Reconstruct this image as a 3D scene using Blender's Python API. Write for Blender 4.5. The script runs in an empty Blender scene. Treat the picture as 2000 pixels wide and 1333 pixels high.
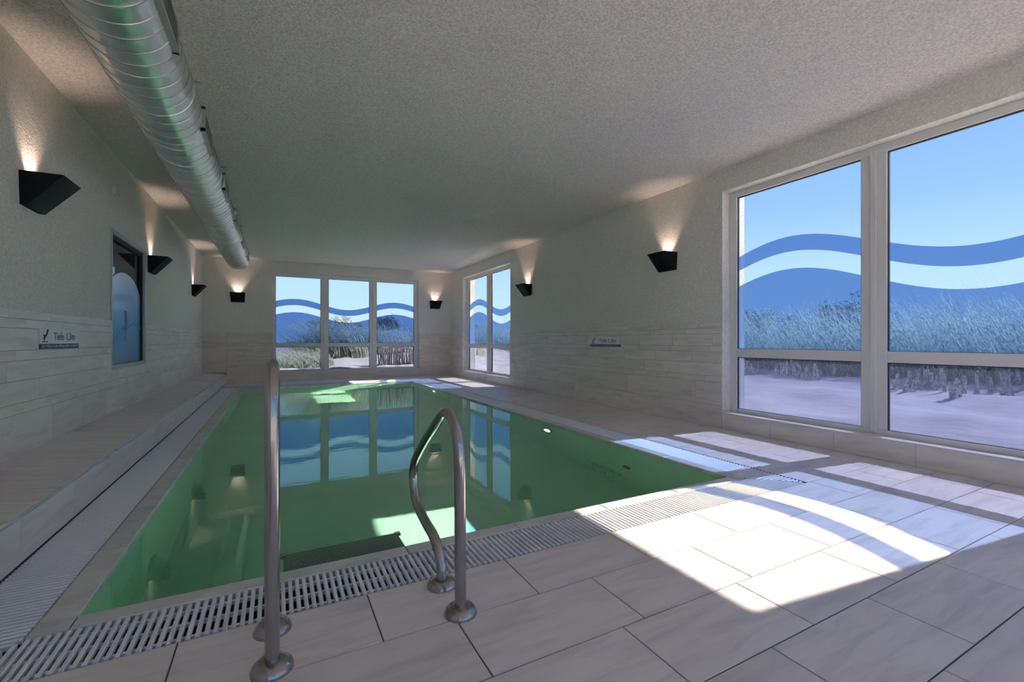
import bpy, bmesh, math, random
from mathutils import Vector, Matrix, noise as mnoise
random.seed(7)
C = bpy.context.scene.collection
SC = bpy.context.scene

# ------------------------------------------------------------------ camera
CAM_YAW = math.atan((1000 - 539) / 877.0)
cd = bpy.data.cameras.new('camera'); cam = bpy.data.objects.new('camera', cd); C.objects.link(cam)
cd.sensor_fit = 'HORIZONTAL'; cd.sensor_width = 36; cd.lens = 36 * 877 / 2000
cd.shift_y = -0.00075; cd.clip_start = 0.02; cd.clip_end = 600
cam.location = (0, 0, 1.0); cam.rotation_euler = (math.radians(90), 0, -CAM_YAW)
SC.camera = cam

# ------------------------------------------------------------------ world, sun, exposure
SC.view_settings.view_transform = 'Standard'; SC.view_settings.look = 'None'
SC.view_settings.gamma = 1; SC.view_settings.use_curve_mapping = False
SC.view_settings.exposure = 0.82
SC.cycles.max_bounces = 10; SC.cycles.diffuse_bounces = 5; SC.cycles.use_adaptive_sampling = True; SC.cycles.adaptive_threshold = 0.03; SC.cycles.use_light_tree = False; SC.cycles.transparent_max_bounces = 24
SKY_STRENGTH = 0.60
SUN_STRENGTH = 6.8
w = bpy.data.worlds.new('world'); SC.world = w; w.use_nodes = True
nt = w.node_tree; nt.nodes.clear()
tc = nt.nodes.new('ShaderNodeTexCoord'); sx = nt.nodes.new('ShaderNodeSeparateXYZ')
cr = nt.nodes.new('ShaderNodeValToRGB'); bg = nt.nodes.new('ShaderNodeBackground'); wo = nt.nodes.new('ShaderNodeOutputWorld')
nt.links.new(tc.outputs['Generated'], sx.inputs[0]); nt.links.new(sx.outputs['Z'], cr.inputs[0])
nt.links.new(cr.outputs[0], bg.inputs[0]); nt.links.new(bg.outputs[0], wo.inputs[0])
e = cr.color_ramp.elements
e[0].position = 0.0; e[0].color = (0.60, 0.84, 1.0, 1)
e[1].position = 1.0; e[1].color = (0.13, 0.33, 0.85, 1)
for p, c in ((0.13, (0.50, 0.78, 1.0, 1)), (0.24, (0.34, 0.60, 0.98, 1)), (0.45, (0.20, 0.43, 0.93, 1))):
    k = e.new(p); k.color = c
bg.inputs[1].default_value = SKY_STRENGTH
sd = bpy.data.lights.new('sun', 'SUN'); sun = bpy.data.objects.new('sun', sd); C.objects.link(sun)
sd.energy = SUN_STRENGTH; sd.angle = math.radians(0.6); sd.color = (1.0, 0.91, 0.80)
sun.location = (20, -3, 18)
sun.rotation_euler = Vector((-1, 0.118, -0.845)).to_track_quat('-Z', 'Y').to_euler()
try: sd.cycles.is_caustics_light = True
except Exception: pass

# ------------------------------------------------------------------ materials
MATS = {}
def nodes(name):
    m = bpy.data.materials.new(name); m.use_nodes = True; MATS[name] = m
    t = m.node_tree; b = t.nodes['Principled BSDF']
    return m, t, b
def plain(name, col, rough=0.5, metal=0.0, spec=0.5):
    m, t, b = nodes(name)
    b.inputs['Base Color'].default_value = (*col, 1); b.inputs['Roughness'].default_value = rough
    b.inputs['Metallic'].default_value = metal; b.inputs['Specular IOR Level'].default_value = spec
    return m
def emis(name, col, s):
    m, t, b = nodes(name)
    b.inputs['Base Color'].default_value = (*col, 1); b.inputs['Emission Color'].default_value = (*col, 1); b.inputs['Emission Strength'].default_value = s
    return m
def N(t, kind, **kw):
    n = t.nodes.new(kind)
    for k, v in kw.items():
        if hasattr(n, k): setattr(n, k, v)
        else: n.inputs[k].default_value = v
    return n
def bumpy(name, c1, c2, scale, strength, dist, rough=0.8, detail=4.0, worm=False, cscale=None):
    m, t, b = nodes(name)
    co = N(t, 'ShaderNodeTexCoord')
    n = N(t, 'ShaderNodeTexNoise', Scale=scale, Detail=detail, Roughness=0.6, Distortion=0.8 if worm else 0.0)
    t.links.new(co.outputs['Object'], n.inputs['Vector'])
    r = N(t, 'ShaderNodeValToRGB'); r.color_ramp.elements[0].position = 0.35; r.color_ramp.elements[1].position = 0.65
    r.color_ramp.elements[0].color = (*c1, 1); r.color_ramp.elements[1].color = (*c2, 1)
    t.links.new(n.outputs['Fac'], r.inputs[0]); t.links.new(r.outputs[0], b.inputs['Base Color'])
    bp = N(t, 'ShaderNodeBump', Strength=strength, Distance=dist)
    t.links.new(n.outputs['Fac'], bp.inputs['Height']); t.links.new(bp.outputs[0], b.inputs['Normal'])
    b.inputs['Roughness'].default_value = rough; b.inputs['Specular IOR Level'].default_value = 0.25
    return m
def tile_mat(name, base, scale, rough):
    m, t, b = nodes(name)
    co = N(t, 'ShaderNodeTexCoord'); oi = N(t, 'ShaderNodeObjectInfo')
    ml = N(t, 'ShaderNodeMath', operation='MULTIPLY'); ml.inputs[1].default_value = 37.0
    t.links.new(oi.outputs['Random'], ml.inputs[0])
    ad = N(t, 'ShaderNodeVectorMath', operation='ADD'); t.links.new(co.outputs['Object'], ad.inputs[0]); t.links.new(ml.outputs[0], ad.inputs[1])
    mp = N(t, 'ShaderNodeMapping'); mp.inputs['Scale'].default_value = scale; t.links.new(ad.outputs[0], mp.inputs[0])
    n = N(t, 'ShaderNodeTexNoise', Scale=1.0, Detail=6.0, Roughness=0.62, Distortion=0.5); t.links.new(mp.outputs[0], n.inputs['Vector'])
    r = N(t, 'ShaderNodeValToRGB'); el = r.color_ramp.elements
    el[0].position = 0.30; el[0].color = (*[c * 0.80 for c in base], 1)
    el[1].position = 0.52; el[1].color = (*base, 1)
    x = el.new(0.75); x.color = (*[min(1, c * 1.06) for c in base], 1)
    t.links.new(n.outputs['Fac'], r.inputs[0])
    hv = N(t, 'ShaderNodeHueSaturation'); mr = N(t, 'ShaderNodeMapRange'); mr.inputs[3].default_value = 0.94; mr.inputs[4].default_value = 1.05
    t.links.new(oi.outputs['Random'], mr.inputs[0]); t.links.new(mr.outputs[0], hv.inputs['Value']); t.links.new(r.outputs[0], hv.inputs['Color'])
    t.links.new(hv.outputs[0], b.inputs['Base Color'])
    b.inputs['Roughness'].default_value = rough
    bp = N(t, 'ShaderNodeBump', Strength=0.15, Distance=0.001); t.links.new(n.outputs['Fac'], bp.inputs['Height']); t.links.new(bp.outputs[0], b.inputs['Normal'])
    return m
def thin_glass(name, tint, f0=0.03, glow=0.0, glowcol=(1, 1, 1)):
    """thin sheet: transparent, with Schlick reflection the same from both sides; glow = share of light scattered through"""
    m, t, b = nodes(name); t.nodes.remove(b); out = t.nodes['Material Output']
    tr = N(t, 'ShaderNodeBsdfTransparent'); tr.inputs[0].default_value = (*tint, 1); body = tr
    if glow:
        tl = N(t, 'ShaderNodeBsdfTranslucent'); tl.inputs[0].default_value = (*glowcol, 1)
        m0 = N(t, 'ShaderNodeMixShader'); m0.inputs[0].default_value = glow
        t.links.new(tr.outputs[0], m0.inputs[1]); t.links.new(tl.outputs[0], m0.inputs[2]); body = m0
    gl = N(t, 'ShaderNodeBsdfGlossy'); gl.inputs['Roughness'].default_value = 0.0; gl.inputs['Color'].default_value = (1, 1, 1, 1)
    lw = N(t, 'ShaderNodeLayerWeight', Blend=0.5); pw = N(t, 'ShaderNodeMath', operation='POWER'); pw.inputs[1].default_value = 5.0
    t.links.new(lw.outputs['Facing'], pw.inputs[0])
    ma = N(t, 'ShaderNodeMath', operation='MULTIPLY_ADD'); ma.inputs[1].default_value = 0.5; ma.inputs[2].default_value = f0; t.links.new(pw.outputs[0], ma.inputs[0])
    mx = N(t, 'ShaderNodeMixShader')
    t.links.new(ma.outputs[0], mx.inputs[0]); t.links.new(body.outputs[0], mx.inputs[1]); t.links.new(gl.outputs[0], mx.inputs[2])
    t.links.new(mx.outputs[0], out.inputs[0])
    return m

plaster = bumpy('wall plaster', (0.70, 0.665, 0.61), (0.90, 0.865, 0.81), 60, 0.8, 0.012, 0.9, 3.0, True)
ceilm = bumpy('ceiling stucco', (0.56, 0.52, 0.495), (0.82, 0.77, 0.735), 75, 0.8, 0.012, 0.95, 2.0)
tile_x = tile_mat('stone tile laid along x', (0.80, 0.715, 0.665), (2.2, 16, 16), 0.38)
tile_y = tile_mat('stone tile laid along y', (0.82, 0.75, 0.69), (14, 2.2, 16), 0.32)
tile_w = tile_mat('far wall tile', (0.78, 0.68, 0.58), (2.2, 14, 16), 0.5)
grout = plain('dark grout', (0.13, 0.12, 0.115), 0.9)
wgrout = plain('wall grout', (0.34, 0.32, 0.30), 0.9)
coping_m = tile_mat('coping stone', (0.66, 0.64, 0.58), (5, 9, 12), 0.35)
whiteframe = plain('white window frame', (0.74, 0.72, 0.72), 0.35)
gasket = plain('black gasket', (0.015, 0.015, 0.017), 0.6)
pane_m = thin_glass('clear window glass', (0.98, 0.985, 0.985), 0.012)
film_m = thin_glass('blue wave film', (0.145, 0.235, 0.50), 0.0, 0.06, (0.22, 0.48, 1.0))
dimsheet_m = thin_glass('added dimming sheet', (0.42, 0.46, 0.60), 0.0)  # tinted sheet added over clear lower panes to dim the bright view
lowfilm_m = thin_glass('pale lower film', (0.20, 0.24, 0.43), 0.0, 0.03, (0.5, 0.6, 1.0))
black = plain('black lamp metal', (0.006, 0.006, 0.007), 0.6, 0, 0.2)
warm = emis('lamp glow', (1.0, 0.78, 0.6), 6.0)
poollight = emis('pool lamp lens', (1.0, 0.9, 0.55), 7.0)
steel = plain('brushed steel', (0.42, 0.39, 0.38), 0.2, 1.0)
chrome = plain('bright steel', (0.55, 0.54, 0.53), 0.14, 1.0)
gratem = plain('white plastic grate', (0.86, 0.84, 0.84), 0.4)
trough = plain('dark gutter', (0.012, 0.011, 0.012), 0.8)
profile = plain('edge profile metal', (0.85, 0.86, 0.88), 0.2, 0.6)
galv = plain('galvanised duct', (0.80, 0.81, 0.77), 0.33, 1.0)
galv2 = plain('duct seam', (0.5, 0.5, 0.48), 0.3, 1.0)
alu = plain('grey window aluminium', (0.42, 0.43, 0.44), 0.4, 0.6)
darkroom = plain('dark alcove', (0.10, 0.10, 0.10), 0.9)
signw = plain('sign white', (0.80, 0.82, 0.83), 0.4)
signb = plain('sign navy', (0.02, 0.03, 0.07), 0.4)
signt = plain('sign lettering white', (0.7, 0.72, 0.75), 0.5)
whitebox = plain('white plastic', (0.72, 0.71, 0.68), 0.45)
outwall = plain('outside render', (0.75, 0.68, 0.6), 0.9)
stepm = bumpy('ladder tread', (0.16, 0.18, 0.16), (0.42, 0.44, 0.40), 160, 0.6, 0.004, 0.5)
grassm1 = bumpy('dune grass', (0.12, 0.15, 0.09), (0.92, 0.94, 0.74), 14, 0, 0.001, 0.7)
grassm2 = bumpy('dry dune grass', (0.10, 0.08, 0.06), (0.46, 0.40, 0.30), 9, 0, 0.001, 0.8)
for gm in (grassm1, grassm2):
    t = gm.node_tree; b = t.nodes['Principled BSDF']; out = t.nodes['Material Output']; src = b.inputs['Base Color'].links[0].from_socket
    tl = N(t, 'ShaderNodeBsdfTranslucent'); mx = N(t, 'ShaderNodeMixShader'); mx.inputs[0].default_value = 0.55
    t.links.new(src, tl.inputs[0]); t.links.new(b.outputs[0], mx.inputs[1]); t.links.new(tl.outputs[0], mx.inputs[2]); t.links.new(mx.outputs[0], out.inputs[0])
twig = bumpy('weathered wood', (0.20, 0.16, 0.14), (0.72, 0.66, 0.62), 25, 0.4, 0.004, 0.9)
leafm = bumpy('shrub leaf', (0.03, 0.03, 0.025), (0.12, 0.12, 0.08), 6, 0, 0.001, 0.8)

# sand with wind ripples
sandm, t, b = nodes('dune sand')
co = N(t, 'ShaderNodeTexCoord'); n1 = N(t, 'ShaderNodeTexNoise', Scale=1.3, Detail=8.0, Roughness=0.6); n2 = N(t, 'ShaderNodeTexWave', Scale=2.2, Distortion=14.0, Detail=3.0)
n2.bands_direction = 'X'
t.links.new(co.outputs['Object'], n1.inputs['Vector']); t.links.new(co.outputs['Object'], n2.inputs['Vector'])
r = N(t, 'ShaderNodeValToRGB'); r.color_ramp.elements[0].color = (0.44, 0.39, 0.35, 1); r.color_ramp.elements[1].color = (0.62, 0.57, 0.52, 1)
r.color_ramp.elements[0].position = 0.3; r.color_ramp.elements[1].position = 0.7
t.links.new(n1.outputs['Fac'], r.inputs[0]); t.links.new(r.outputs[0], b.inputs['Base Color'])
ma = N(t, 'ShaderNodeMath', operation='MULTIPLY_ADD'); ma.inputs[1].default_value = 0.07
t.links.new(n2.outputs['Fac'], ma.inputs[0]); t.links.new(n1.outputs['Fac'], ma.inputs[2])
bp = N(t, 'ShaderNodeBump', Strength=0.5, Distance=0.05); t.links.new(ma.outputs[0], bp.inputs['Height']); t.links.new(bp.outputs[0], b.inputs['Normal'])
b.inputs['Roughness'].default_value = 0.95

# pool basin: green mosaic lining
basinm, t, b = nodes('green pool lining')
co = N(t, 'ShaderNodeTexCoord'); n1 = N(t, 'ShaderNodeTexNoise', Scale=0.8, Detail=4.0)
t.links.new(co.outputs['Object'], n1.inputs['Vector'])
r = N(t, 'ShaderNodeValToRGB'); r.color_ramp.elements[0].color = (0.44, 0.70, 0.54, 1); r.color_ramp.elements[1].color = (0.50, 0.76, 0.61, 1)
t.links.new(n1.outputs['Fac'], r.inputs[0]); t.links.new(r.outputs[0], b.inputs['Base Color']); b.inputs['Roughness'].default_value = 0.6

# water
waterm, t, b = nodes('green pool water'); t.nodes.remove(b); out = t.nodes['Material Output']
gl = N(t, 'ShaderNodeBsdfGlass', IOR=1.42); gl.inputs['Roughness'].default_value = 0.0; gl.inputs['Color'].default_value = (0.88, 1, 0.93, 1)
co = N(t, 'ShaderNodeTexCoord'); n1 = N(t, 'ShaderNodeTexNoise', Scale=4.0, Detail=3.0, Distortion=0.5)
mp = N(t, 'ShaderNodeMapping'); mp.inputs['Scale'].default_value = (0.8, 2.6, 1)
t.links.new(co.outputs['Object'], mp.inputs[0]); t.links.new(mp.outputs[0], n1.inputs['Vector'])
bp = N(t, 'ShaderNodeBump', Strength=0.03, Distance=0.015); t.links.new(n1.outputs['Fac'], bp.inputs['Height'])
t.links.new(bp.outputs[0], gl.inputs['Normal']); t.links.new(gl.outputs[0], out.inputs[0])

# blue film of the inside window: deeper blue below, paler towards the top
bluefilm_m, t, b = nodes('blue gradient film')
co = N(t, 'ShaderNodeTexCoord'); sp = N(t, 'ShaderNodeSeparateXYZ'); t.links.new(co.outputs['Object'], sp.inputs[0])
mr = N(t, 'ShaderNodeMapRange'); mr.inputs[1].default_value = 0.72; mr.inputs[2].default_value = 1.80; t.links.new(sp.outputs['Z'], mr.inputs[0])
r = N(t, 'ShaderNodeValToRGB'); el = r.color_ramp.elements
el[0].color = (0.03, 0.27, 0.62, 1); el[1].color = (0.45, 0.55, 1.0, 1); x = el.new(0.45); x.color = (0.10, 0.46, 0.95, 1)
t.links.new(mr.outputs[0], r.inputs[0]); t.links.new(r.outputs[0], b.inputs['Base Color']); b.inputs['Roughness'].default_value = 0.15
reflect_m = plain('painted reflection line', (0.26, 0.36, 0.60), 0.2)  # colour of a dim reflection painted onto the window film

# ------------------------------------------------------------------ mesh helpers
class MB:
    def __init__(s): s.v = []; s.f = []
    def box(s, x0, x1, y0, y1, z0, z1):
        i = len(s.v)
        s.v += [(x0, y0, z0), (x1, y0, z0), (x1, y1, z0), (x0, y1, z0), (x0, y0, z1), (x1, y0, z1), (x1, y1, z1), (x0, y1, z1)]
        s.f += [tuple(i + q for q in p) for p in ((3, 2, 1, 0), (4, 5, 6, 7), (0, 1, 5, 4), (1, 2, 6, 5), (2, 3, 7, 6), (3, 0, 4, 7))]
        return s
    def poly(s, pts): i = len(s.v); s.v += [tuple(p) for p in pts]; s.f.append(tuple(range(i, i + len(pts)))); return s
    def prism(s, pts, d):
        """pts: planar polygon, extruded by vector d"""
        i = len(s.v); n = len(pts); d = Vector(d)
        s.v += [tuple(p) for p in pts] + [tuple(Vector(p) + d) for p in pts]
        s.f.append(tuple(range(i + n - 1, i - 1, -1))); s.f.append(tuple(range(i + n, i + 2 * n)))
        for k in range(n): s.f.append((i + k, i + (k + 1) % n, i + n + (k + 1) % n, i + n + k))
        return s
    def tube(s, pts, r, seg=12, cap=True):
        pts = [Vector(p) for p in pts]; n = len(pts); i0 = len(s.v); up = None
        rr = r if isinstance(r, (list, tuple)) else [r] * n
        for k, p in enumerate(pts):
            d = (pts[min(k + 1, n - 1)] - pts[max(k - 1, 0)]).normalized()
            if up is None: up = d.orthogonal().normalized()
            up = (up - d * up.dot(d)).normalized(); sd_ = d.cross(up)
            for q in range(seg):
                a = 2 * math.pi * q / seg
                s.v.append(tuple(p + (up * math.cos(a) + sd_ * math.sin(a)) * rr[k]))
        for k in range(n - 1):
            for q in range(seg):
                a = i0 + k * seg + q; b_ = i0 + k * seg + (q + 1) % seg
                s.f.append((a, b_, b_ + seg, a + seg))
        if cap:
            s.f.append(tuple(i0 + q for q in range(seg - 1, -1, -1))); s.f.append(tuple(i0 + (n - 1) * seg + q for q in range(seg)))
        return s
    def lathe(s, prof, o, ax='z', seg=24):
        """prof: (radius, height) along axis from origin o"""
        i0 = len(s.v); o = Vector(o)
        for r_, h in prof:
            for q in range(seg):
                a = 2 * math.pi * q / seg; c_, s_ = r_ * math.cos(a), r_ * math.sin(a)
                s.v.append(tuple(o + Vector({'z': (c_, s_, h), 'x': (h, c_, s_), 'y': (c_, h, s_)}[ax])))
        for k in range(len(prof) - 1):
            for q in range(seg):
                a = i0 + k * seg + q; b_ = i0 + k * seg + (q + 1) % seg
                s.f.append((a, b_, b_ + seg, a + seg))
        s.f.append(tuple(i0 + q for q in range(seg))); s.f.append(tuple(i0 + (len(prof) - 1) * seg + q for q in range(seg)))
        return s
    def mesh(s, name, mat, smooth=False, fix=False):
        m = bpy.data.meshes.new(name); m.from_pydata(s.v, [], s.f)
        if fix:
            bm = bmesh.new(); bm.from_mesh(m); bmesh.ops.recalc_face_normals(bm, faces=bm.faces); bm.to_mesh(m); bm.free()
        m.materials.append(mat)
        if smooth:
            m.polygons.foreach_set('use_smooth', [True] * len(m.polygons))
            try: m.set_sharp_from_angle(angle=math.radians(40))
            except Exception: pass
        m.update(); return m
    def build(s, name, mat, parent=None, smooth=False, fix=False, bevel=0.0):
        return obj(name, s.mesh(name, mat, smooth, fix), parent, bevel)
def obj(name, mesh, parent=None, bevel=0.0):
    o = bpy.data.objects.new(name, mesh); C.objects.link(o)
    if parent is not None:
        o.parent = parent
        o.matrix_parent_inverse = PINV.get(parent.name) or Matrix.Translation(-Vector(parent.location)) 
    if bevel:
        md = o.modifiers.new('bevel', 'BEVEL'); md.width = bevel; md.segments = 2; md.limit_method = 'ANGLE'
    return o
PINV = {}
def tag(o, label=None, cat=None, group=None, kind=None):
    if label: o['label'] = label
    if cat: o['category'] = cat
    if group: o['group'] = group
    if kind: o['kind'] = kind
    return o
def empty(name, loc=(0, 0, 0)):
    o = bpy.data.objects.new(name, None); C.objects.link(o); o.location = loc; o.empty_display_size = 0.1
    return o
_cache = {}
def piece(name, dims, mat, centre, parent, ch=0.0015, up='z'):
    """a tile or bar: one chamfered box; alike pieces share mesh data. 'up' is the face that gets the chamfer"""
    key = (name, mat.name, up, *[round(d, 4) for d in dims])
    if key not in _cache:
        hx, hy, hz = [d / 2 for d in dims]
        c = ch
        m = MB()
        ax = {'z': 2, 'x': 0, 'y': 1, '-x': 0, '-y': 1}[up]; sg = -1 if up[0] == '-' else 1
        h = [hx, hy, hz]; o1, o2 = [a for a in range(3) if a != ax]
        def P(a, b_, lv, ins):
            p = [0, 0, 0]; p[o1] = a * (h[o1] - ins); p[o2] = b_ * (h[o2] - ins); p[ax] = lv; return tuple(p)
        rings = [(-h[ax] * sg, 0), ((h[ax] - c) * sg, 0), (h[ax] * sg, c)]
        for lv, ins in rings:
            m.v += [P(-1, -1, lv, ins), P(1, -1, lv, ins), P(1, 1, lv, ins), P(-1, 1, lv, ins)]
        m.f.append((0, 1, 2, 3)); m.f.append((8, 9, 10, 11))
        for k in (0, 4):
            for q in range(4): m.f.append((k + q, k + (q + 1) % 4, k + 4 + (q + 1) % 4, k + 4 + q))
        _cache[key] = m.mesh(name, mat, fix=True)
    o = bpy.data.objects.new(name, _cache[key]); C.objects.link(o)
    o.parent = parent; o.location = Vector(centre) - Vector(parent.location)
    return o
def panels(m, axis, a0, a1, us, vs, holes):
    """slab between a0..a1 on axis, u/v grid with rectangular holes"""
    u_ = sorted(set([us[0], us[1]] + [h[0] for h in holes] + [h[1] for h in holes])); v_ = sorted(set([vs[0], vs[1]] + [h[2] for h in holes] + [h[3] for h in holes]))
    u_ = [x for x in u_ if us[0] <= x <= us[1]]; v_ = [x for x in v_ if vs[0] <= x <= vs[1]]
    for i in range(len(u_) - 1):
        for j in range(len(v_) - 1):
            cu, cv = (u_[i] + u_[i + 1]) / 2, (v_[j] + v_[j + 1]) / 2
            if any(h[0] < cu < h[1] and h[2] < cv < h[3] for h in holes): continue
            if axis == 'x': m.box(a0, a1, u_[i], u_[i + 1], v_[j], v_[j + 1])
            else: m.box(u_[i], u_[i + 1], a0, a1, v_[j], v_[j + 1])
    return m

# ------------------------------------------------------------------ dimensions
XL, XR, YB, YF, ZC = -1.48, 4.47, -1.7, 12.3, 2.925
ZT = 1.2                       # top of the wall tiling
PX0, PX1, PY0, PY1 = -0.635, 2.93, 2.175, 10.85        # pool opening
GX0, GX1, GY0, GY1 = -1.01, 3.31, 1.83, 11.20          # outside of the grates
IX0, IX1, IY0, IY1 = -0.745, 3.03, 2.09, 10.94         # inside of the grates
XO = 4.80
ADDED_REAR = (-1.55, -0.15, 0.18, 2.68); ADDED_BACK = (-1.35, 4.35, 0.08, 2.72); BIG = (0.58, 3.39, 0.18, 2.68); SMALL = (8.58, 11.36, 0.18, 2.68)  # rear and back openings are added to let in fill daylight
FARW = (-0.07, 3.53, 0.20, 2.66)
INW = (5.90, 7.25, 0.70, 2.14)

# ------------------------------------------------------------------ structure
m = MB().box(XL - .3, XO, YB - .3, YF + .35, ZC, ZC + .3)
tag(m.build('ceiling', ceilm), kind='structure')

# floor slab (grout bed) with pool and gutter cut out
FT = 0.010
m = MB()
m.box(XL, XR, YB, GY0, -.3, -.004); m.box(XL, XR, GY1, YF, -.3, -.004)
m.box(XL, GX0, GY0, GY1, -.3, -.004); m.box(GX1, XR, GY0, GY1, -.3, -.004)
floor = tag(m.build('floor', grout), kind='structure')
G = 0.0050   # joint
def clip_row(x_edges, lo, hi):
    xs = [lo] + [x for x in x_edges if lo + 0.02 < x < hi - 0.02] + [hi]
    return list(zip(xs[:-1], xs[1:]))
def floor_tile(x0, x1, y0, y1):
    piece('floor_tile', (x1 - x0 - G, y1 - y0 - G, FT), tile_x, ((x0 + x1) / 2, (y0 + y1) / 2, -FT / 2), floor)
offs = [0.317, 0.571, 0.467, 0.22, 0.585, 0.10, 0.38]
P = 0.6045
rows = [1.83, 1.518, 1.208, 0.903, 0.598, 0.295, -0.01, -0.315]
for i in range(len(rows) - 1):
    for a, b_ in clip_row([offs[i] + P * k for k in range(-6, 10)], XL, XR):
        if rows[i + 1] < 0.0 and b_ < 0: continue
        floor_tile(a, b_, rows[i + 1], rows[i])
m = MB().box(XL, XR, YB, -0.315, -.004, 0.0)       # floor behind the photographer
m.build('floor_tiling', tile_x, floor)
XS = 4.20                                           # wall-side strip of the right deck
y = 1.83; k = 0
while y < YF - 0.05:
    y1 = min(y + 0.3035, YF) if YF - y > 0.35 else YF
    o_ = [3.53, 3.86, 3.66, 3.40, 3.95][k % 5]
    lo = GX1 if y < GY1 - 0.15 else XL + 0.47
    for a, b_ in clip_row([o_ + P * q for q in range(-8, 3)], lo, XS): floor_tile(a, b_, y, y1)
    y = y1; k += 1
y = 1.83
while y < YF - 0.01:
    y1 = min(y + P, YF); floor_tile(XS, XR, y, y1); y = y1
# row between far grate and the regular rows is covered by the same loop

# coping tiles
cop = empty('pool_coping', (0, 2.13, 0)); tag(cop, 'pale stone coping strip framing the green water', 'pool edge')
def cop_tiles(x0, x1, y0, y1, along):
    a, b_ = (x0, x1) if along == 'x' else (y0, y1)
    a += 0.0
    n = max(1, round((b_ - a) / 0.6)); st = (b_ - a) / n
    for q in range(n):
        if along == 'x': piece('coping_tile', (st - .003, y1 - y0, .03), coping_m, (a + st * (q + .5), (y0 + y1) / 2, -.015), cop, .004)
        else: piece('coping_tile', (x1 - x0, st - .003, .03), coping_m, ((x0 + x1) / 2, a + st * (q + .5), -.015), cop, .004)
cop_tiles(PX0, PX1, IY0, PY0, 'x'); cop_tiles(PX0, PX1, PY1, IY1, 'x')
cop_tiles(IX0, PX0, PY0, PY1, 'y'); cop_tiles(PX1, IX1, PY0, PY1, 'y')
for (cx, cy, ix, iy) in ((IX0, IY0, PX0, PY0), (IX1, IY0, PX1, PY0), (IX0, IY1, PX0, PY1), (IX1, IY1, PX1, PY1)):
    # mitred corner pair
    for tri in (((cx, cy), (ix, cy), (ix, iy)), ((cx, cy), (ix, iy), (cx, iy))):
        gx = sum(p[0] for p in tri) / 3; gy = sum(p[1] for p in tri) / 3
        pts = [(gx + (p[0] - gx) * .97, gy + (p[1] - gy) * .97, -.03) for p in tri]
        MB().prism(pts, (0, 0, .03)).build('corner_tile', coping_m, cop, fix=True)
MB().box(IX0, PX0 - .005, IY0, IY1, -.3, -.031).box(PX1 + .005, IX1, IY0, IY1, -.3, -.031).box(PX0, PX1, IY0, PY0 - .005, -.3, -.031).box(PX0, PX1, PY1 + .005, IY1, -.3, -.031).build('coping_bed', grout, cop)

# gutters below the grates
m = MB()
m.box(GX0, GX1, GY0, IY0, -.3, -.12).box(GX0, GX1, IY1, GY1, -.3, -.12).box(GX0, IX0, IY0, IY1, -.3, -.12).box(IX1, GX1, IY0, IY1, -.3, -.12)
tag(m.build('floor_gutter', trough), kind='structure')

# basin
D = 1.33
m = MB()
m.poly([(PX0, PY0, -D), (PX1, PY0, -D), (PX1, PY1, -D), (PX0, PY1, -D)])
for (a, b_) in (((PX0, PY0), (PX1, PY0)), ((PX1, PY0), (PX1, PY1)), ((PX1, PY1), (PX0, PY1)), ((PX0, PY1), (PX0, PY0))):
    m.poly([(*a, -D), (*a, -.03), (*b_, -.03), (*b_, -D)])
m.box(PX0 - .3, PX1 + .3, PY0 - .3, PY1 + .3, -D - .3, -D - .01)
m.box(PX0 - .3, PX0 - .002, PY0 - .3, PY1 + .3, -D, -.31).box(PX1 + .002, PX1 + .3, PY0 - .3, PY1 + .3, -D, -.31)
m.box(PX0, PX1, PY0 - .3, PY0 - .002, -D, -.31).box(PX0, PX1, PY1 + .002, PY1 + .3, -D, -.31)
basin = tag(m.build('pool_basin', basinm), 'green lined swimming pool basin under the water', 'pool')
try: basin.cycles.is_caustics_receiver = True
except Exception: pass
m = MB(); nx, ny = 2, 2
m.poly([(PX0, PY0, -.022), (PX1, PY0, -.022), (PX1, PY1, -.022), (PX0, PY1, -.022)])
water = m.build('pool_water', waterm, None, smooth=True); tag(water, 'clear green water filling the long indoor pool', 'water', kind='stuff')
try: water.cycles.is_caustics_caster = True
except Exception: pass

# walls -----------------------------------------------------------------
m = MB()
panels(m, 'x', XR, 4.66, (YB - .3, YF), (-.3, ZC), [BIG, SMALL, ADDED_REAR])
OB = (BIG[0] + .02, BIG[1] - .04, .14, 2.80); OS = (SMALL[0] + .02, SMALL[1] - .06, .14, 2.80)
panels(m, 'x', 4.66, XO, (YB - .3, YF), (-.3, ZC), [OB, OS, (ADDED_REAR[0] + .02, ADDED_REAR[1] - .04, .14, 2.80)])
wall_r = tag(m.build('wall_right', plaster), kind='structure')
m = panels(MB(), 'x', XL - .3, XL, (YB - .3, YF), (-.3, ZC), [INW])
wall_l = tag(m.build('wall_left', plaster), kind='structure')
m = panels(MB(), 'y', YF, YF + .35, (XL - .3, XO), (-.3, ZC), [FARW])
wall_f = tag(m.build('wall_far', plaster), kind='structure')
m = panels(MB(), 'y', YB - .3, YB, (XL, XR), (-.3, ZC), [ADDED_BACK])
tag(m.build('wall_back', plaster), kind='structure')

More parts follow.
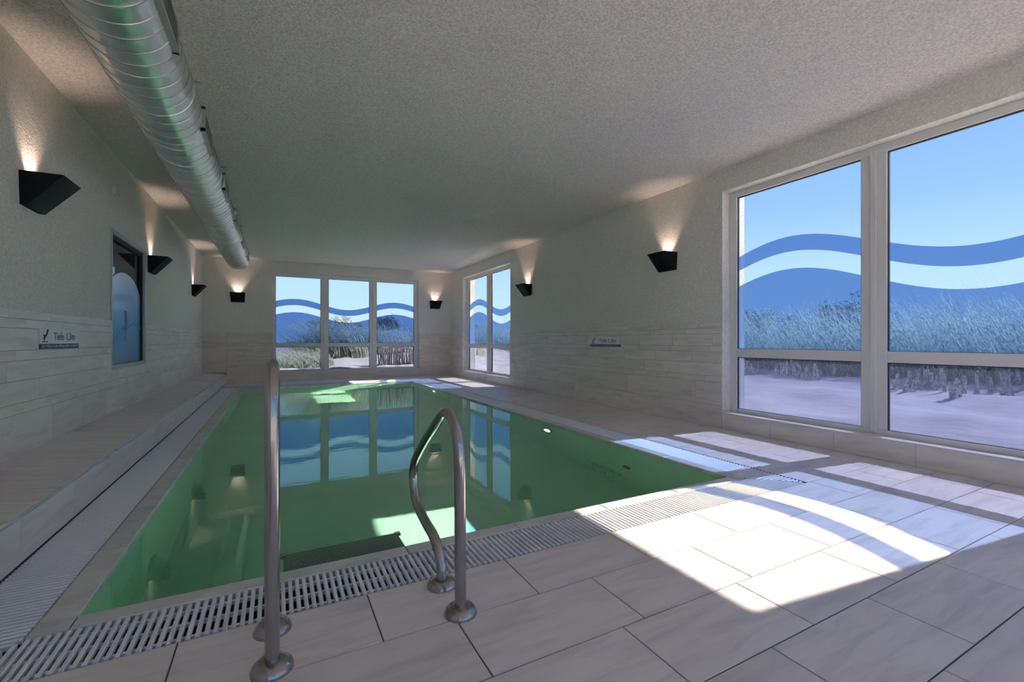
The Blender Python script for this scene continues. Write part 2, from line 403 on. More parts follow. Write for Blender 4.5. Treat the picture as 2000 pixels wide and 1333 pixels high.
TT = 0.009
COURSES = [1.20, 1.140, 1.078, 0.934, 0.866, 0.737, 0.591, 0.522, 0.255]
def wall_tiles(parent, axis, pos, into, lo, hi, courses, offsets, mat, holes=()):
    """tiles on a wall; axis: wall normal axis, into = +1/-1 room direction"""
    up = ('-' if into < 0 else '') + axis
    for ci in range(len(courses) - 1):
        z1, z0 = courses[ci], courses[ci + 1]
        if z1 - z0 < .01: continue
        edges = [offsets[ci % len(offsets)] + 0.59 * q for q in range(-24, 30)]
        xs = [lo] + [x for x in edges if lo + .02 < x < hi - .02] + [hi]
        for a, b_ in zip(xs[:-1], xs[1:]):
            segs = [(a, b_, z0, z1)]
            for h in holes:
                new = []
                for (p, q, r0, r1) in segs:
                    if q <= h[0] or p >= h[1] or r1 <= h[2] or r0 >= h[3]: new.append((p, q, r0, r1)); continue
                    if p < h[0]: new.append((p, h[0], r0, r1))
                    if q > h[1]: new.append((h[1], q, r0, r1))
                    p2, q2 = max(p, h[0]), min(q, h[1])
                    if r0 < h[2]: new.append((p2, q2, r0, h[2]))
                    if r1 > h[3]: new.append((p2, q2, h[3], r1))
                segs = new
            for (p, q, r0, r1) in segs:
                if q - p < .01 or r1 - r0 < .01: continue
                g_ = .0028
                if axis == 'x': piece('wall_tile', (TT, q - p - g_, r1 - r0 - g_), mat, (pos + into * (TT / 2 + .001), (p + q) / 2, (r0 + r1) / 2), parent, .001, up)
                else: piece('wall_tile', (q - p - g_, TT, r1 - r0 - g_), mat, ((p + q) / 2, pos + into * (TT / 2 + .001), (r0 + r1) / 2), parent, .001, up)
offL = [3.93, 4.14, 4.33, 4.60, 3.90, 4.34, 4.70, 3.955]
wall_tiles(wall_l, 'x', XL, 1, -0.6, YF, COURSES, offL, tile_y, [INW])
tile_bed = panels(MB(), 'x', XL, XL + .006, (YB, YF), (0.262, ZT - .001), [INW]).build('tile_bed', wgrout, wall_l)
CR = COURSES + [0.0]
wall_tiles(wall_r, 'x', XR, -1, BIG[1], YF, CR, [3.7, 3.9, 4.1, 3.55, 3.8, 4.0, 3.62, 3.75, 3.86], tile_y, [SMALL])
panels(MB(), 'x', XR - .006, XR, (BIG[1], YF), (0.0, ZT - .001), [SMALL]).build('tile_bed', wgrout, wall_r)
wall_tiles(wall_r, 'x', XR, -1, -0.3, BIG[1] - .001, [BIG[2] - .004, 0.0], [2.83], tile_y, [])
panels(MB(), 'x', XR - .006, XR, (YB, BIG[1]), (0.0, BIG[2] - .004), []).build('tile_bed', wgrout, wall_r)
wall_tiles(wall_f, 'y', YF, -1, XL + .47, XR, CR, [0.2, 0.45, 0.0, 0.33, 0.1, 0.5, 0.27, 0.39, 0.15], tile_w, [FARW])
panels(MB(), 'y', YF - .006, YF, (XL, XR), (0.0, ZT - .001), [FARW]).build('tile_bed', wgrout, wall_f)
# tiles above the ledge at the far left
wall_tiles(wall_f, 'y', YF, -1, XL + .01, XL + .468, COURSES, [0.2], tile_w, [])

# ledge (tiled step) along the left wall
led = empty('tiled_ledge', (-1.25, 6, 0)); tag(led, 'low tiled ledge running along the left wall beside the pool', 'ledge')
ZB, ZFt = 0.258, 0.213
core = MB().prism([(XL + .002, YB, 0), (GX0 - .01, YB, 0), (GX0 - .01, YB, ZFt - .012), (XL + .002, YB, ZB - .012)], (0, YF - YB, 0)).build('core', grout, led, fix=True)
sl = (ZB - ZFt) / (XL - GX0)
tilecache = {}
def ledge_tile(y0, y1):
    L = y1 - y0 - .003; key = round(L, 4)
    if key not in tilecache:
        x0, x1 = XL + .012, GX0 - .008; xm = (x0 + x1) / 2
        f = lambda x: (x - xm) * sl
        mm = MB().prism([(x0 - xm, -L / 2, f(x0) - .010), (x1 - xm, -L / 2, f(x1) - .010), (x1 - xm, -L / 2, f(x1)), (x0 - xm, -L / 2, f(x0))], (0, L, 0))
        tilecache[key] = mm.mesh('ledge_tile', tile_x, fix=True)
    o = bpy.data.objects.new('ledge_tile', tilecache[key]); C.objects.link(o); o.parent = led
    o.location = Vector(((XL + .012 + GX0 - .008) / 2, (y0 + y1) / 2, (ZB + ZFt) / 2)) - Vector(led.location)
y = 1.52 - .3025 * 8
while y < YF - .01:
    y1 = min(y + .3025, YF); ledge_tile(y, y1); y = y1
y = 2.195 - .602 * 5
while y < YF - .01:
    y1 = min(y + .602, YF)
    piece('ledge_riser', (.009, y1 - y - .003, ZFt - .016), tile_y, (GX0 - .0045, (y + y1) / 2, (ZFt - .016) / 2 + .002), led, .001, 'x'); y = y1
pr = MB().box(GX0 - .012, GX0 + .001, YB, YF, ZFt - .012, ZFt + .002).build('edge_profile', profile, led)
pr['label'] = 'dark metal edge profile'

# grates ----------------------------------------------------------------
PITCH = 0.0262
def bar_mesh(L, axis):
    """rounded slat along axis"""
    key = ('bar', axis, round(L, 3))
    if key in _cache: return _cache[key]
    wv, hv, c = .0072, .009, .003
    pr_ = [(-wv, -hv), (wv, -hv), (wv, hv - c), (wv - c, hv), (-wv + c, hv), (-wv, hv - c)]
    if axis == 'y': mm = MB().prism([(p, -L / 2, q) for p, q in pr_], (0, L, 0))
    else: mm = MB().prism([(-L / 2, p, q) for p, q in pr_], (L, 0, 0))
    _cache[key] = mm.mesh('slat', gratem, fix=True); return _cache[key]
def grate(name, label, slats, rods, first):
    root = empty(name, (slats[0][0], slats[0][1], -.02)); tag(root, label, 'grate', 'pool overflow grates')
    rest = MB()
    for i, (cx, cy, L, axis) in enumerate(slats):
        if i < first:
            o = bpy.data.objects.new('slat', bar_mesh(L, axis)); C.objects.link(o); o.parent = root; o.location = Vector((cx, cy, -.011)) - Vector(root.location)
        else:
            h = .0072
            if axis == 'y': rest.box(cx - h, cx + h, cy - L / 2, cy + L / 2, -.02, -.002)
            else: rest.box(cx - L / 2, cx + L / 2, cy - h, cy + h, -.02, -.002)
    if rest.v: tag(rest.build('slats_beyond', gratem, root), kind='stuff')
    for r_ in rods:
        MB().box(*r_, -.026, -.012).build('cross_rod', gratem, root)
    return root
E_ = .006
sl_ = []; x = GX0 + .013
while x < GX1 - .01:
    y1 = IY0 - E_
    if x < IX0: y1 = min(y1, GY0 + (x - GX0) * (IY0 - GY0) / (IX0 - GX0) - .004)
    if x > IX1: y1 = min(y1, GY0 + (GX1 - x) * (IY0 - GY0) / (GX1 - IX1) - .004)
    y0 = GY0 + E_
    if y1 - y0 > .01: sl_.append((x, (y0 + y1) / 2, y1 - y0, 'y'))
    x += PITCH
GWf = IY0 - GY0
grate('overflow_grate', 'white slatted overflow grate crossing the foreground before the handrails', sl_,
      [(GX0 + .05, GX1 - .05, GY0 + .035, GY0 + .047), (GX0 + .14, GX1 - .14, GY0 + GWf / 2 - .006, GY0 + GWf / 2 + .006), (IX0, IX1, IY0 - .047, IY0 - .035)], 300)
def side_slats(xo, xi):
    out_ = []; yy = GY0 + .013
    while yy < GY1 - .01:
        t_ = 1.0
        if yy < IY0: t_ = (yy - GY0) / (IY0 - GY0)
        if yy > IY1: t_ = (GY1 - yy) / (GY1 - IY1)
        wv = xi - xo; x1 = xo + wv * t_
        L = abs(x1 - xo) - 2 * E_ - (.004 if t_ < 1 else 0)
        if L > .01: out_.append((xo + math.copysign(E_ + L / 2, wv), yy, L, 'x'))
        yy += PITCH
    return out_
wl = IX0 - GX0
grate('overflow_grate', 'white slatted overflow grate between the tiled ledge and the pool', side_slats(GX0, IX0),
      [(GX0 + .03, GX0 + .042, GY0 + .05, GY1 - .05), (GX0 + wl / 2 - .006, GX0 + wl / 2 + .006, GY0 + .15, GY1 - .15), (IX0 - .042, IX0 - .03, IY0, IY1)], 110)
grate('overflow_grate', 'white slatted overflow grate on the window side of the pool', side_slats(GX1, IX1),
      [(GX1 - .042, GX1 - .03, GY0 + .05, GY1 - .05), (GX1 - .146, GX1 - .134, GY0 + .15, GY1 - .15), (IX1 + .03, IX1 + .042, IY0, IY1)], 110)
sf = []; x = GX0 + .013
while x < GX1 - .01:
    y0 = IY1 + E_
    if x < IX0: y0 = max(y0, GY1 - (x - GX0) * (GY1 - IY1) / (IX0 - GX0) + .004)
    if x > IX1: y0 = max(y0, GY1 - (GX1 - x) * (GY1 - IY1) / (GX1 - IX1) + .004)
    y1 = GY1 - E_
    if y1 - y0 > .01: sf.append((x, (y0 + y1) / 2, y1 - y0, 'y'))
    x += PITCH
grate('overflow_grate', 'white slatted overflow grate at the far end of the pool', sf, [(IX0, IX1, IY1 + .035, IY1 + .047), (IX0, IX1, IY1 + .12, IY1 + .132)], 0)

# ------------------------------------------------------------------ windows
def wave(s, amp, per, mid): return mid + amp * math.cos(2 * math.pi * s / per)
def window(name, axis, opening, f0, f1, pg, panes, zt, ztr, zb, wavef, toout, films=True, lower=None):
    """axis 'x': wall plane x=const (u=y); axis 'y': u=x.  f0,f1 frame depth range, pg glass plane"""
    u0, u1, z0, z1 = opening
    base = (pg, (u0 + u1) / 2, z0) if axis == 'x' else ((u0 + u1) / 2, pg, z0)
    root = empty(name, base); tag(root, kind='structure')
    def bx(nm, a, b_, c0, c1, d0=f0, d1=f1, mat=whiteframe, bev=.004):
        mm = MB()
        if axis == 'x': mm.box(d0, d1, a, b_, c0, c1)
        else: mm.box(a, b_, d0, d1, c0, c1)
        return mm.build(nm, mat, root, bevel=bev)
    dd = 1 if toout else -1
    # outer frame
    bx('frame_jamb', u0, panes[0][0], z0, z1); bx('frame_jamb', panes[-1][1], u1, z0, z1)
    bx('frame_head', panes[0][0], panes[-1][1], zt, z1); bx('frame_sill', panes[0][0], panes[-1][1], z0, zb)
    for (a, b_), (c_, d_) in zip(panes[:-1], panes[1:]):
        bx('mullion', b_, c_, zb, zt)
        mid = (b_ + c_) / 2
        bx('mullion_cover', mid - .022, mid + .022, zb - .03, zt + .03, f0 - .012, f0 + .002)
    for a, b_ in panes:
        bx('transom', a, b_, ztr[0], ztr[1], f0 + .004, f1)
        for (c0, c1) in ((zb, ztr[0]), (ztr[1], zt)):
            g_ = .008; q0, q1 = pg - .012, pg + .012
            mm = MB()
            for (p0, p1, r0, r1) in ((a, b_, c1 - g_, c1), (a, b_, c0, c0 + g_ * .5), (a, a + g_, c0, c1), (b_ - g_, b_, c0, c1)):
                if axis == 'x': mm.box(q0, q1, p0, p1, r0, r1)
                else: mm.box(p0, p1, q0, q1, r0, r1)
            mm.build('gasket', gasket, root)
            mm = MB()
            if axis == 'x': mm.poly([(pg, a + g_, c0 + g_ * .5), (pg, b_ - g_, c0 + g_ * .5), (pg, b_ - g_, c1 - g_), (pg, a + g_, c1 - g_)])
            else: mm.poly([(a + g_, pg, c0 + g_ * .5), (b_ - g_, pg, c0 + g_ * .5), (b_ - g_, pg, c1 - g_), (a + g_, pg, c1 - g_)])
            mm.build('pane', pane_m, root)
        if not films: continue
        # wave film: a band, a gap, then film down to the sill
        def film(lo, hi, bottom):
            n = 40; mm = MB(); i = []
            for q in range(n + 1):
                u = a + .004 + (b_ - a - .008) * q / n
                zz = wavef(u)
                top = zz + hi; bot = bottom if bottom is not None else zz + lo
                for zz_ in (bot, top): mm.v.append((pg - .006, u, zz_) if axis == 'x' else (u, pg - .006, zz_))
            for q in range(n): mm.f.append((2 * q, 2 * q + 2, 2 * q + 3, 2 * q + 1))
            o = mm.build('wave_film', film_m, root); o['label'] = 'translucent blue wave film'
        film(-.155, 0, None); film(0, -.33, ztr[1] + .004)
        if not lower: continue
        mm = MB()
        if axis == 'x': mm.poly([(pg - .006, a + .004, zb + .004), (pg - .006, b_ - .004, zb + .004), (pg - .006, b_ - .004, ztr[0] - .004), (pg - .006, a + .004, ztr[0] - .004)])
        else: mm.poly([(a + .004, pg - .006, zb + .004), (b_ - .004, pg - .006, zb + .004), (b_ - .004, pg - .006, ztr[0] - .004), (a + .004, pg - .006, ztr[0] - .004)])
        o = mm.build('lower_sheet', lower, root); o['label'] = 'pale translucent film or added dimming sheet'  # film on the large window, added dimming sheet on the other two
    return root
ZTR = (.81, .905)
wr = window('window_1', 'x', BIG, 4.59, 4.655, 4.62, [(.68, 1.895), (2.085, 3.30)], 2.61, ZTR, .23, lambda u: wave(u - 2.72, .17, 2.78, 1.885), True, lower=lowfilm_m)
ws = window('window_2', 'x', SMALL, 4.59, 4.655, 4.62, [(8.70, 9.83), (10.07, 11.25)], 2.61, ZTR, .23, lambda u: wave(u - 10.66, .17, 2.78, 1.885), True, lower=dimsheet_m)
wf = window('window_3', 'y', FARW, 12.39, 12.455, 12.42, [(-.01, 1.01), (1.195, 2.215), (2.40, 3.42)], 2.575, (.83, .93), .262, lambda u: wave(u - .43, .12, 2.46, 1.91), True, lower=dimsheet_m)
window('added_window_5', 'x', ADDED_REAR, 4.59, 4.655, 4.62, [(-1.45, -.25)], 2.61, ZTR, .23, None, True, films=False)  # unseen window behind the camera, added for extra daylight
window('added_window_6', 'y', ADDED_BACK, YB - .12, YB - .055, YB - .09, [(-1.27, .07), (.17, 1.45), (1.55, 2.83), (2.93, 4.27)], 2.65, ZTR, .14, None, True, films=False)  # unseen back glazing, added to brighten the room with daylight
# sills and tiled reveals
for root, op in ((wr, BIG), (ws, SMALL)):
    MB().box(XR - .012, 4.60, op[0], op[1], op[2] - .004, op[2] + .006).build('sill_tile', tile_y, root, bevel=.002)
    for yy, s_ in ((op[1], -1), (op[0], 1)):
        y0, y1 = sorted((yy, yy + s_ * .008))
        MB().box(XR - .011, 4.59, y0, y1, op[2] + .006, ZT).build('reveal_tile', tile_y, root)
MB().box(FARW[0], FARW[1], YF - .010, 12.39, FARW[2] - .004, FARW[2] + .006).build('sill_tile', tile_w, wf)

# inside window on the left wall
y0, y1, z0, z1 = INW
iw = empty('window_4', (XL, (y0 + y1) / 2, z0)); tag(iw, kind='structure')
F_ = .05
for nm, bxs in (('frame_jamb', (XL - .08, XL + .012, y0, y0 + .035, z0, z1)), ('frame_jamb', (XL - .08, XL + .012, y1 - .035, y1, z0, z1)),
                ('frame_head', (XL - .08, XL + .012, y0 + .035, y1 - .035, z1 - .05, z1)), ('frame_sill', (XL - .08, XL + .012, y0 + .035, y1 - .035, z0, z0 + .045))):
    MB().box(*bxs).build(nm, alu, iw, bevel=.003)
for bxs in ((XL - .06, XL - .015, y0 + .035, y0 + .06, z0 + .045, z1 - .05), (XL - .06, XL - .015, y1 - .075, y1 - .035, z0 + .045, z1 - .05), (XL - .06, XL - .015, y0 + .06, y1 - .075, z1 - .085, z1 - .05)):
    MB().box(*bxs).build('gasket', gasket, iw)
MB().box(XL - .045, XL - .040, y0 + .035, y1 - .035, z0 + .045, z1 - .05).build('pane', thin_glass('dark room glass', (.55, .57, .6), 0.08), iw)
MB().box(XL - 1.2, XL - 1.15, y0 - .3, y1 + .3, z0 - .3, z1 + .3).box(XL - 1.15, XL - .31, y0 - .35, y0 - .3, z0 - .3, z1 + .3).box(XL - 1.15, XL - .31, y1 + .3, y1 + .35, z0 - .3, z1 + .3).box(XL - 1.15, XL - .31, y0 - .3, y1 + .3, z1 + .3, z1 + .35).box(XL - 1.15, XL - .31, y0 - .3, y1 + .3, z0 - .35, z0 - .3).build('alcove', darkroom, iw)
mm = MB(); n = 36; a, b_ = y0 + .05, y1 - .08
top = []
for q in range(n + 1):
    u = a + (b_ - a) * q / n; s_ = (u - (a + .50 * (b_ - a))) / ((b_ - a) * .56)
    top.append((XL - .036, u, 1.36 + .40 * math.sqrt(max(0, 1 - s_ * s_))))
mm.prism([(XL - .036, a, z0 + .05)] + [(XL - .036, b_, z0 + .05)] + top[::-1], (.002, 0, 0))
o = mm.build('gradient_film', bluefilm_m, iw, fix=True); o['label'] = 'blue film with rounded top'
wing = [(0, 1.00), (.12, 1.05), (.28, 1.13), (.40, 1.15), (.5, 1.10), (.62, 1.16), (.78, 1.19), (.9, 1.17), (1, 1.15)]  # outline of the dim reflection, modelled as thin lines
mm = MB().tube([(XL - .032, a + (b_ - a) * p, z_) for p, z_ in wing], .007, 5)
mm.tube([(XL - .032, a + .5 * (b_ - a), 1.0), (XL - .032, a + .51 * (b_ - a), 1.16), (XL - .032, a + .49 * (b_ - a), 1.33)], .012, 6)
o = mm.build('reflection_motif', reflect_m, iw); o['label'] = 'faint reddish reflection painted on the film'

# ------------------------------------------------------------------ air duct
DX, DZ, DR = -0.661, 2.588, 0.20
DY0, DY1 = -2.3, 10.45
duct = empty('air_duct', (DX, 4.0, DZ - DR)); tag(duct, 'round galvanised spiral air duct hanging under the ceiling', 'duct')
m = MB(); seg = 64
prof = [(.0, DY0)] + [(DR, DY0 + .01)] + [(DR, DY0 + (DY1 - .1 - DY0) * q / 60) for q in range(1, 61)] + [(DR * .985, DY1 - .05), (DR * .9, DY1 - .012), (DR * .62, DY1), (.001, DY1 + .004)]
m.lathe(prof, (DX, 0, DZ), 'y', seg); m.build('duct_tube', galv, duct, smooth=True, fix=True)
m = MB(); tn = int((DY1 - .15 - DY0) / .115); K = 40
pts = [(DX + (DR + .0012) * math.cos(2 * math.pi * q / K), DY0 + .05 + .115 * q / K, DZ + (DR + .0012) * math.sin(2 * math.pi * q / K)) for q in range(tn * K)]
m.tube(pts, .0032, 5); m.build('spiral_seam', galv2, duct, smooth=True)
for yy in (0.6, 3.5, 5.1, 7.6, 9.9):
    MB().lathe([(DR + .001, -.03), (DR + .004, -.028), (DR + .004, .028), (DR + .001, .03)], (DX, yy, DZ), 'y', 48).build('joint_band', galv, duct, smooth=True)
    m = MB()
    m.box(DX + DR - .03, DX + DR + .035, yy - .015, yy + .015, DZ + .06, DZ + .072)
    m.tube([(DX + .08, yy, DZ + .18), (DX + .08, yy, ZC)], .005, 6)
    m.tube([(DX - .08, yy, DZ + .18), (DX - .08, yy, ZC)], .005, 6)
    m.build('hanger', galv2, duct)
# louvre grilles on the room side
for yy in (2.66, 4.12, 5.55, 6.9, 8.3, 9.6):
    L, Hh = .50, .085
    m = MB()
    xf = DX + DR + .012
    for (p0, p1, r0, r1) in ((yy - L / 2, yy + L / 2, DZ + Hh - .018, DZ + Hh), (yy - L / 2, yy + L / 2, DZ - Hh, DZ - Hh + .018), (yy - L / 2, yy - L / 2 + .018, DZ - Hh, DZ + Hh), (yy + L / 2 - .018, yy + L / 2, DZ - Hh, DZ + Hh)):
        m.box(DX + DR - .035, xf, p0, p1, r0, r1)
    g_ = m.build('grille', galv, duct); 
    MB().box(DX + DR - .03, DX + DR - .004, yy - L / 2 + .018, yy + L / 2 - .018, DZ - Hh + .018, DZ + Hh - .018).build('opening', gasket, g_)
    m = MB()
    for q in range(22):
        p = yy - L / 2 + .03 + q * .0208
        m.box(DX + DR - .006, DX + DR + .006, p, p + .004, DZ - Hh + .018, DZ + Hh - .018)
    m.build('louvres', galv2, g_)

# ------------------------------------------------------------------ wall lamps
def wall_lamp(origin, rz, label):
    """local: wall is plane x=0, lamp sticks out to +x, width along y, z=0 at top"""
    root = empty('wall_lamp', origin); tag(root, label, 'lamp', 'black wedge wall lamps')
    R = Matrix.Rotation(rz, 3, 'Z'); O = Vector(origin)
    def W(p): return tuple(O + R @ Vector(p))
    w1, w2, d1, d2, h, t_ = .15, .135, .22, .035, .22, .006
    A = [(0, -w1, 0), (0, w1, 0), (d1, w1, 0), (d1, -w1, 0)]; B = [(0, -w2, -h), (0, w2, -h), (d2, w2, -h), (d2, -w2, -h)]
    Ai = [(t_, -w1 + t_, 0), (t_, w1 - t_, 0), (d1 - 2 * t_, w1 - t_, 0), (d1 - 2 * t_, -w1 + t_, 0)]
    Bi = [(t_, -w2 + t_, -h + .03), (t_, w2 - t_, -h + .03), (d2 + .01, w2 - t_, -h + .03), (d2 + .01, -w2 + t_, -h + .03)]
    m = MB(); m.v = [W(p) for p in A + B + Ai + Bi]
    m.f = [(7, 6, 5, 4)] + [(q, 4 + q, 4 + (q + 1) % 4, (q + 1) % 4) for q in range(4)] + [(8 + q, 8 + (q + 1) % 4, 12 + (q + 1) % 4, 12 + q) for q in range(4)] + [(12, 13, 14, 15)] + [(q, (q + 1) % 4, 8 + (q + 1) % 4, 8 + q) for q in range(4)]
    m.build('housing', black, root, fix=True)
    m = MB(); c_ = [(.055 + .03 * math.cos(2 * math.pi * q / 16), .03 * math.sin(2 * math.pi * q / 16), -.075) for q in range(16)]
    m.v = [W(p) for p in c_] + [W((p[0], p[1], -.10)) for p in c_]
    m.f = [tuple(range(16)), tuple(range(31, 15, -1))] + [(q, (q + 1) % 16, 16 + (q + 1) % 16, 16 + q) for q in range(16)]
    m.build('bulb', warm, root, fix=True)
    l = bpy.data.lights.new('lamp_light', 'SPOT'); l.energy = LAMP_W; l.color = (1.0, 0.72, 0.58); l.spot_size = math.radians(84); l.spot_blend = 0.9; l.shadow_soft_size = .02
    lo = bpy.data.objects.new('lamp_light', l); C.objects.link(lo); lo.parent = root
    lo.location = Vector(W((.055, 0, -.06))) - O; lo.rotation_euler = Vector(R @ Vector((-.12, 0, 1))).to_track_quat('-Z', 'Y').to_euler()
    return root
LAMP_W = 7.5
ZL = 2.11
wall_lamp((XL, 4.22, ZL), 0, 'black wedge lamp nearest the camera on the left wall, above the depth sign')
wall_lamp((XL, 7.53, ZL), 0, 'black wedge lamp just past the dark inside window on the left wall')
wall_lamp((XL, 10.97, ZL), 0, 'black wedge lamp farthest along the left wall near the corner')
wall_lamp((XR, 4.18, ZL), math.pi, 'black wedge lamp on the right wall nearest the large window')
wall_lamp((XR, 7.81, ZL), math.pi, 'black wedge lamp on the right wall beside the two-pane window near the corner')
wall_lamp((-.79, YF, ZL), -math.pi / 2, 'black wedge lamp on the far wall left of the three-pane window')
wall_lamp((3.99, YF, ZL), -math.pi / 2, 'black wedge lamp on the far wall right of the three-pane window')

# ------------------------------------------------------------------ signs
def text_mesh(body, size, mat):
    cu = bpy.data.curves.new('txt', 'FONT'); cu.body = body; cu.size = size; cu.align_x = 'LEFT'; cu.align_y = 'BOTTOM_BASELINE'; cu.resolution_u = 3
    cu.extrude = .0006
    o = bpy.data.objects.new('txt', cu); C.objects.link(o)
    dg = bpy.context.evaluated_depsgraph_get(); me = bpy.data.meshes.new_from_object(o.evaluated_get(dg))
    bpy.data.objects.remove(o); bpy.data.curves.remove(cu)
    me.materials.clear(); me.materials.append(mat); return me
def sign(origin, rz, label, Wd, Hd):
    """local: x right, y up, z to viewer. origin = bottom-left corner on the wall"""
    root = empty('depth_sign', origin); tag(root, label, 'sign', 'pool depth signs')
    M = Matrix.Translation(origin) @ Matrix.Rotation(rz, 4, 'Z') @ Matrix.Rotation(math.pi / 2, 4, 'X')
    def put(nm, me):
        o = obj(nm, me, None); o.parent = root; o.matrix_parent_inverse = Matrix.Identity(4); o.matrix_local = Matrix.Translation(origin).inverted() @ M; return o
    hb = Hd * .25
    put('board', MB().box(0, Wd, hb, Hd, 0, .006).mesh('board', signw)); put('warning_band', MB().box(0, Wd, 0, hb, 0, .006).mesh('warning_band', signb))
    me = text_mesh('Tiefe 1,3m', .095, signb)
    xs = [v.co.x for v in me.vertices]; k = Wd * .555 / (max(xs) - min(xs)); ky = (Hd * .40) / (.095 * .70)
    for v in me.vertices: v.co = Vector(((v.co.x - min(xs)) * k + Wd * .315, v.co.y * ky + hb + Hd * .20, v.co.z + .0065))
    put('lettering', me)
    me = text_mesh('Kein Wasser in die Lüftungsschlitze am Boden!', .03, signt)
    xs = [v.co.x for v in me.vertices]; k = Wd * .94 / (max(xs) - min(xs))
    for v in me.vertices: v.co = Vector(((v.co.x - min(xs)) * k + Wd * .03, v.co.y * .8 + hb * .34, v.co.z + .0065))
    put('small_lettering', me)
    m = MB(); zz = .0075
    x0, s = Wd * .045, Hd * .56; yb = hb + Hd * .09
    m.box(x0, x0 + Wd * .125, yb, yb + Hd * .05, .006, .0072)
    def st(a, b_, r_): m.tube([(x0 + a[0] * s, yb + a[1] * s, zz - .001), (x0 + b_[0] * s, yb + b_[1] * s, zz - .001)], r_, 6)
    cxx = Wd * .125 / s
    st((.30 * cxx, .16), (.42 * cxx, .48), .004); st((.42 * cxx, .48), (.72 * cxx, .68), .006); st((.72 * cxx, .68), (.98 * cxx, 1.14), .006); st((.42 * cxx, .48), (.22 * cxx, .66), .005)
    m.lathe([(.0085, 0), (.0085, .0012)], (x0 + .30 * cxx * s, yb + .36 * s, .006), 'z', 10)
    put('diver_symbol', m.mesh('diver_symbol', signb))
    return root
sign((XL + TT + .002, 4.325, .938), math.pi / 2, 'white and navy depth sign on the left wall tiles by the dark window', .695, .142)
sign((XR - TT - .002, 5.775, .903), -math.pi / 2, 'white and navy depth sign on the right wall tiles under the lamps', .70, .142)

# small sensor box on the left wall
s_ = empty('wall_sensor', (XL, 5.97, 2.49)); tag(s_, 'small white sensor box high on the left wall before the dark window', 'sensor')
MB().box(XL, XL + .045, 5.91, 6.05, 2.485, 2.565).build('case', whitebox, s_, bevel=.008)
MB().lathe([(.02, .045), (.016, .055), (.001, .058)], (XL, 6.01, 2.52), 'x', 14).build('lens', whitebox, s_, smooth=True)

# ------------------------------------------------------------------ handrails
def catmull(P_, n=8):
    P_ = [Vector(p) for p in P_]; out_ = []
    Q = [P_[0] * 2 - P_[1]] + P_ + [P_[-1] * 2 - P_[-2]]
    for i in range(1, len(Q) - 2):
        for k in range(n):
            t_ = k / n; a, b_, c_, d_ = Q[i - 1], Q[i], Q[i + 1], Q[i + 2]
            out_.append(.5 * ((2 * b_) + (c_ - a) * t_ + (2 * a - 5 * b_ + 4 * c_ - d_) * t_ ** 2 + (3 * b_ - 3 * c_ + d_ - a) * t_ ** 3))
    out_.append(P_[-1]); return out_
def handrail(x, prof, label):
    root = empty('handrail', (x, prof[0][0], 0)); tag(root, label, 'handrail', 'pool ladder handrails')
    pts = catmull([(x, y_, z_) for y_, z_ in prof], 8)
    MB().tube(pts, .0212, 20).build('tube', steel, root, smooth=True)
    for (y_, z_) in (prof[0], prof[-1]):
        MB().lathe([(.060, 0), (.060, .006), (.056, .016), (.046, .026), (.034, .031), (.0215, .032)], (x, y_, 0), 'z', 32).build('floor_flange', steel, root, smooth=True)
    return root
RR = [(1.542, 0), (1.545, .2), (1.547, .40), (1.55, .54), (1.565, .62), (1.605, .68), (1.665, .712), (1.725, .71), (1.78, .678), (1.85, .63), (1.95, .565), (2.06, .485), (2.14, .42), (2.178, .36), (2.172, .29), (2.13, .23), (2.05, .195), (1.95, .175), (1.86, .16), (1.80, .13), (1.765, .085), (1.752, .04), (1.75, 0)]
LR = [(1.545, 0), (1.547, .25), (1.548, .5), (1.55, .72), (1.56, .81), (1.59, .875), (1.64, .912), (1.70, .918), (1.755, .89), (1.80, .84), (1.88, .74), (1.97, .63), (2.06, .52), (2.14, .43), (2.178, .36), (2.172, .29), (2.13, .23), (2.05, .195), (1.95, .175), (1.86, .16), (1.80, .13), (1.765, .085), (1.755, .04), (1.754, 0)]
handrail(.598, RR, 'bent stainless steel pool handrail on the right, the lower of the pair')
handrail(-.010, LR, 'tall stainless steel pool handrail on the left, seen edge on')

# ladder under water between the handrails
lad = empty('pool_ladder', (.30, PY0 + .06, -D)); tag(lad, 'submerged ladder step with dark ribbed tread at the near pool edge', 'ladder')
for z_ in (-.055, -.33, -.61, -.89):
    st_ = MB().box(.03, .575, PY0 + .01, PY0 + .25, z_ - .03, z_).build('tread', stepm, lad, bevel=.004)
    for x_ in (.03, .575): MB().lathe([(.024, -.012), (.024, .012)], (x_, PY0 + .235, z_ - .005), 'x', 14).build('end_cap', chrome, st_)
for x_ in (.012, .593): MB().tube([(x_, PY0 + .06, -.12), (x_, PY0 + .06, -1.33)], .018, 12).build('stringer', chrome, lad, smooth=True)

# underwater lamps and nozzles on the right pool wall
for y_, lb in ((4.62, 'round lit lamp under the water in the right pool wall, nearest'), (9.02, 'round lit lamp under the water in the right pool wall, farthest')):
    l_ = empty('pool_lamp', (PX1, y_, -.42)); tag(l_, lb, 'pool light', 'underwater lamps')
    MB().lathe([(.095, 0), (.095, -.015), (.085, -.022), (.066, -.022)], (PX1, y_, -.40), 'x', 28).build('trim_ring', chrome, l_, smooth=True)
    MB().lathe([(.064, -.008), (.064, -.024), (.05, -.028), (.001, -.03)], (PX1, y_, -.40), 'x', 24).build('lens', poollight, l_, smooth=True)
nz = empty('water_nozzle', (PX1, 3.24, -.72)); tag(nz, 'small dark round water inlet low on the right pool wall', 'nozzle')
MB().lathe([(.05, 0), (.05, -.012), (.03, -.02), (.012, -.02)], (PX1, 3.24, -.72), 'x', 20).build('flange', trough, nz, smooth=True)
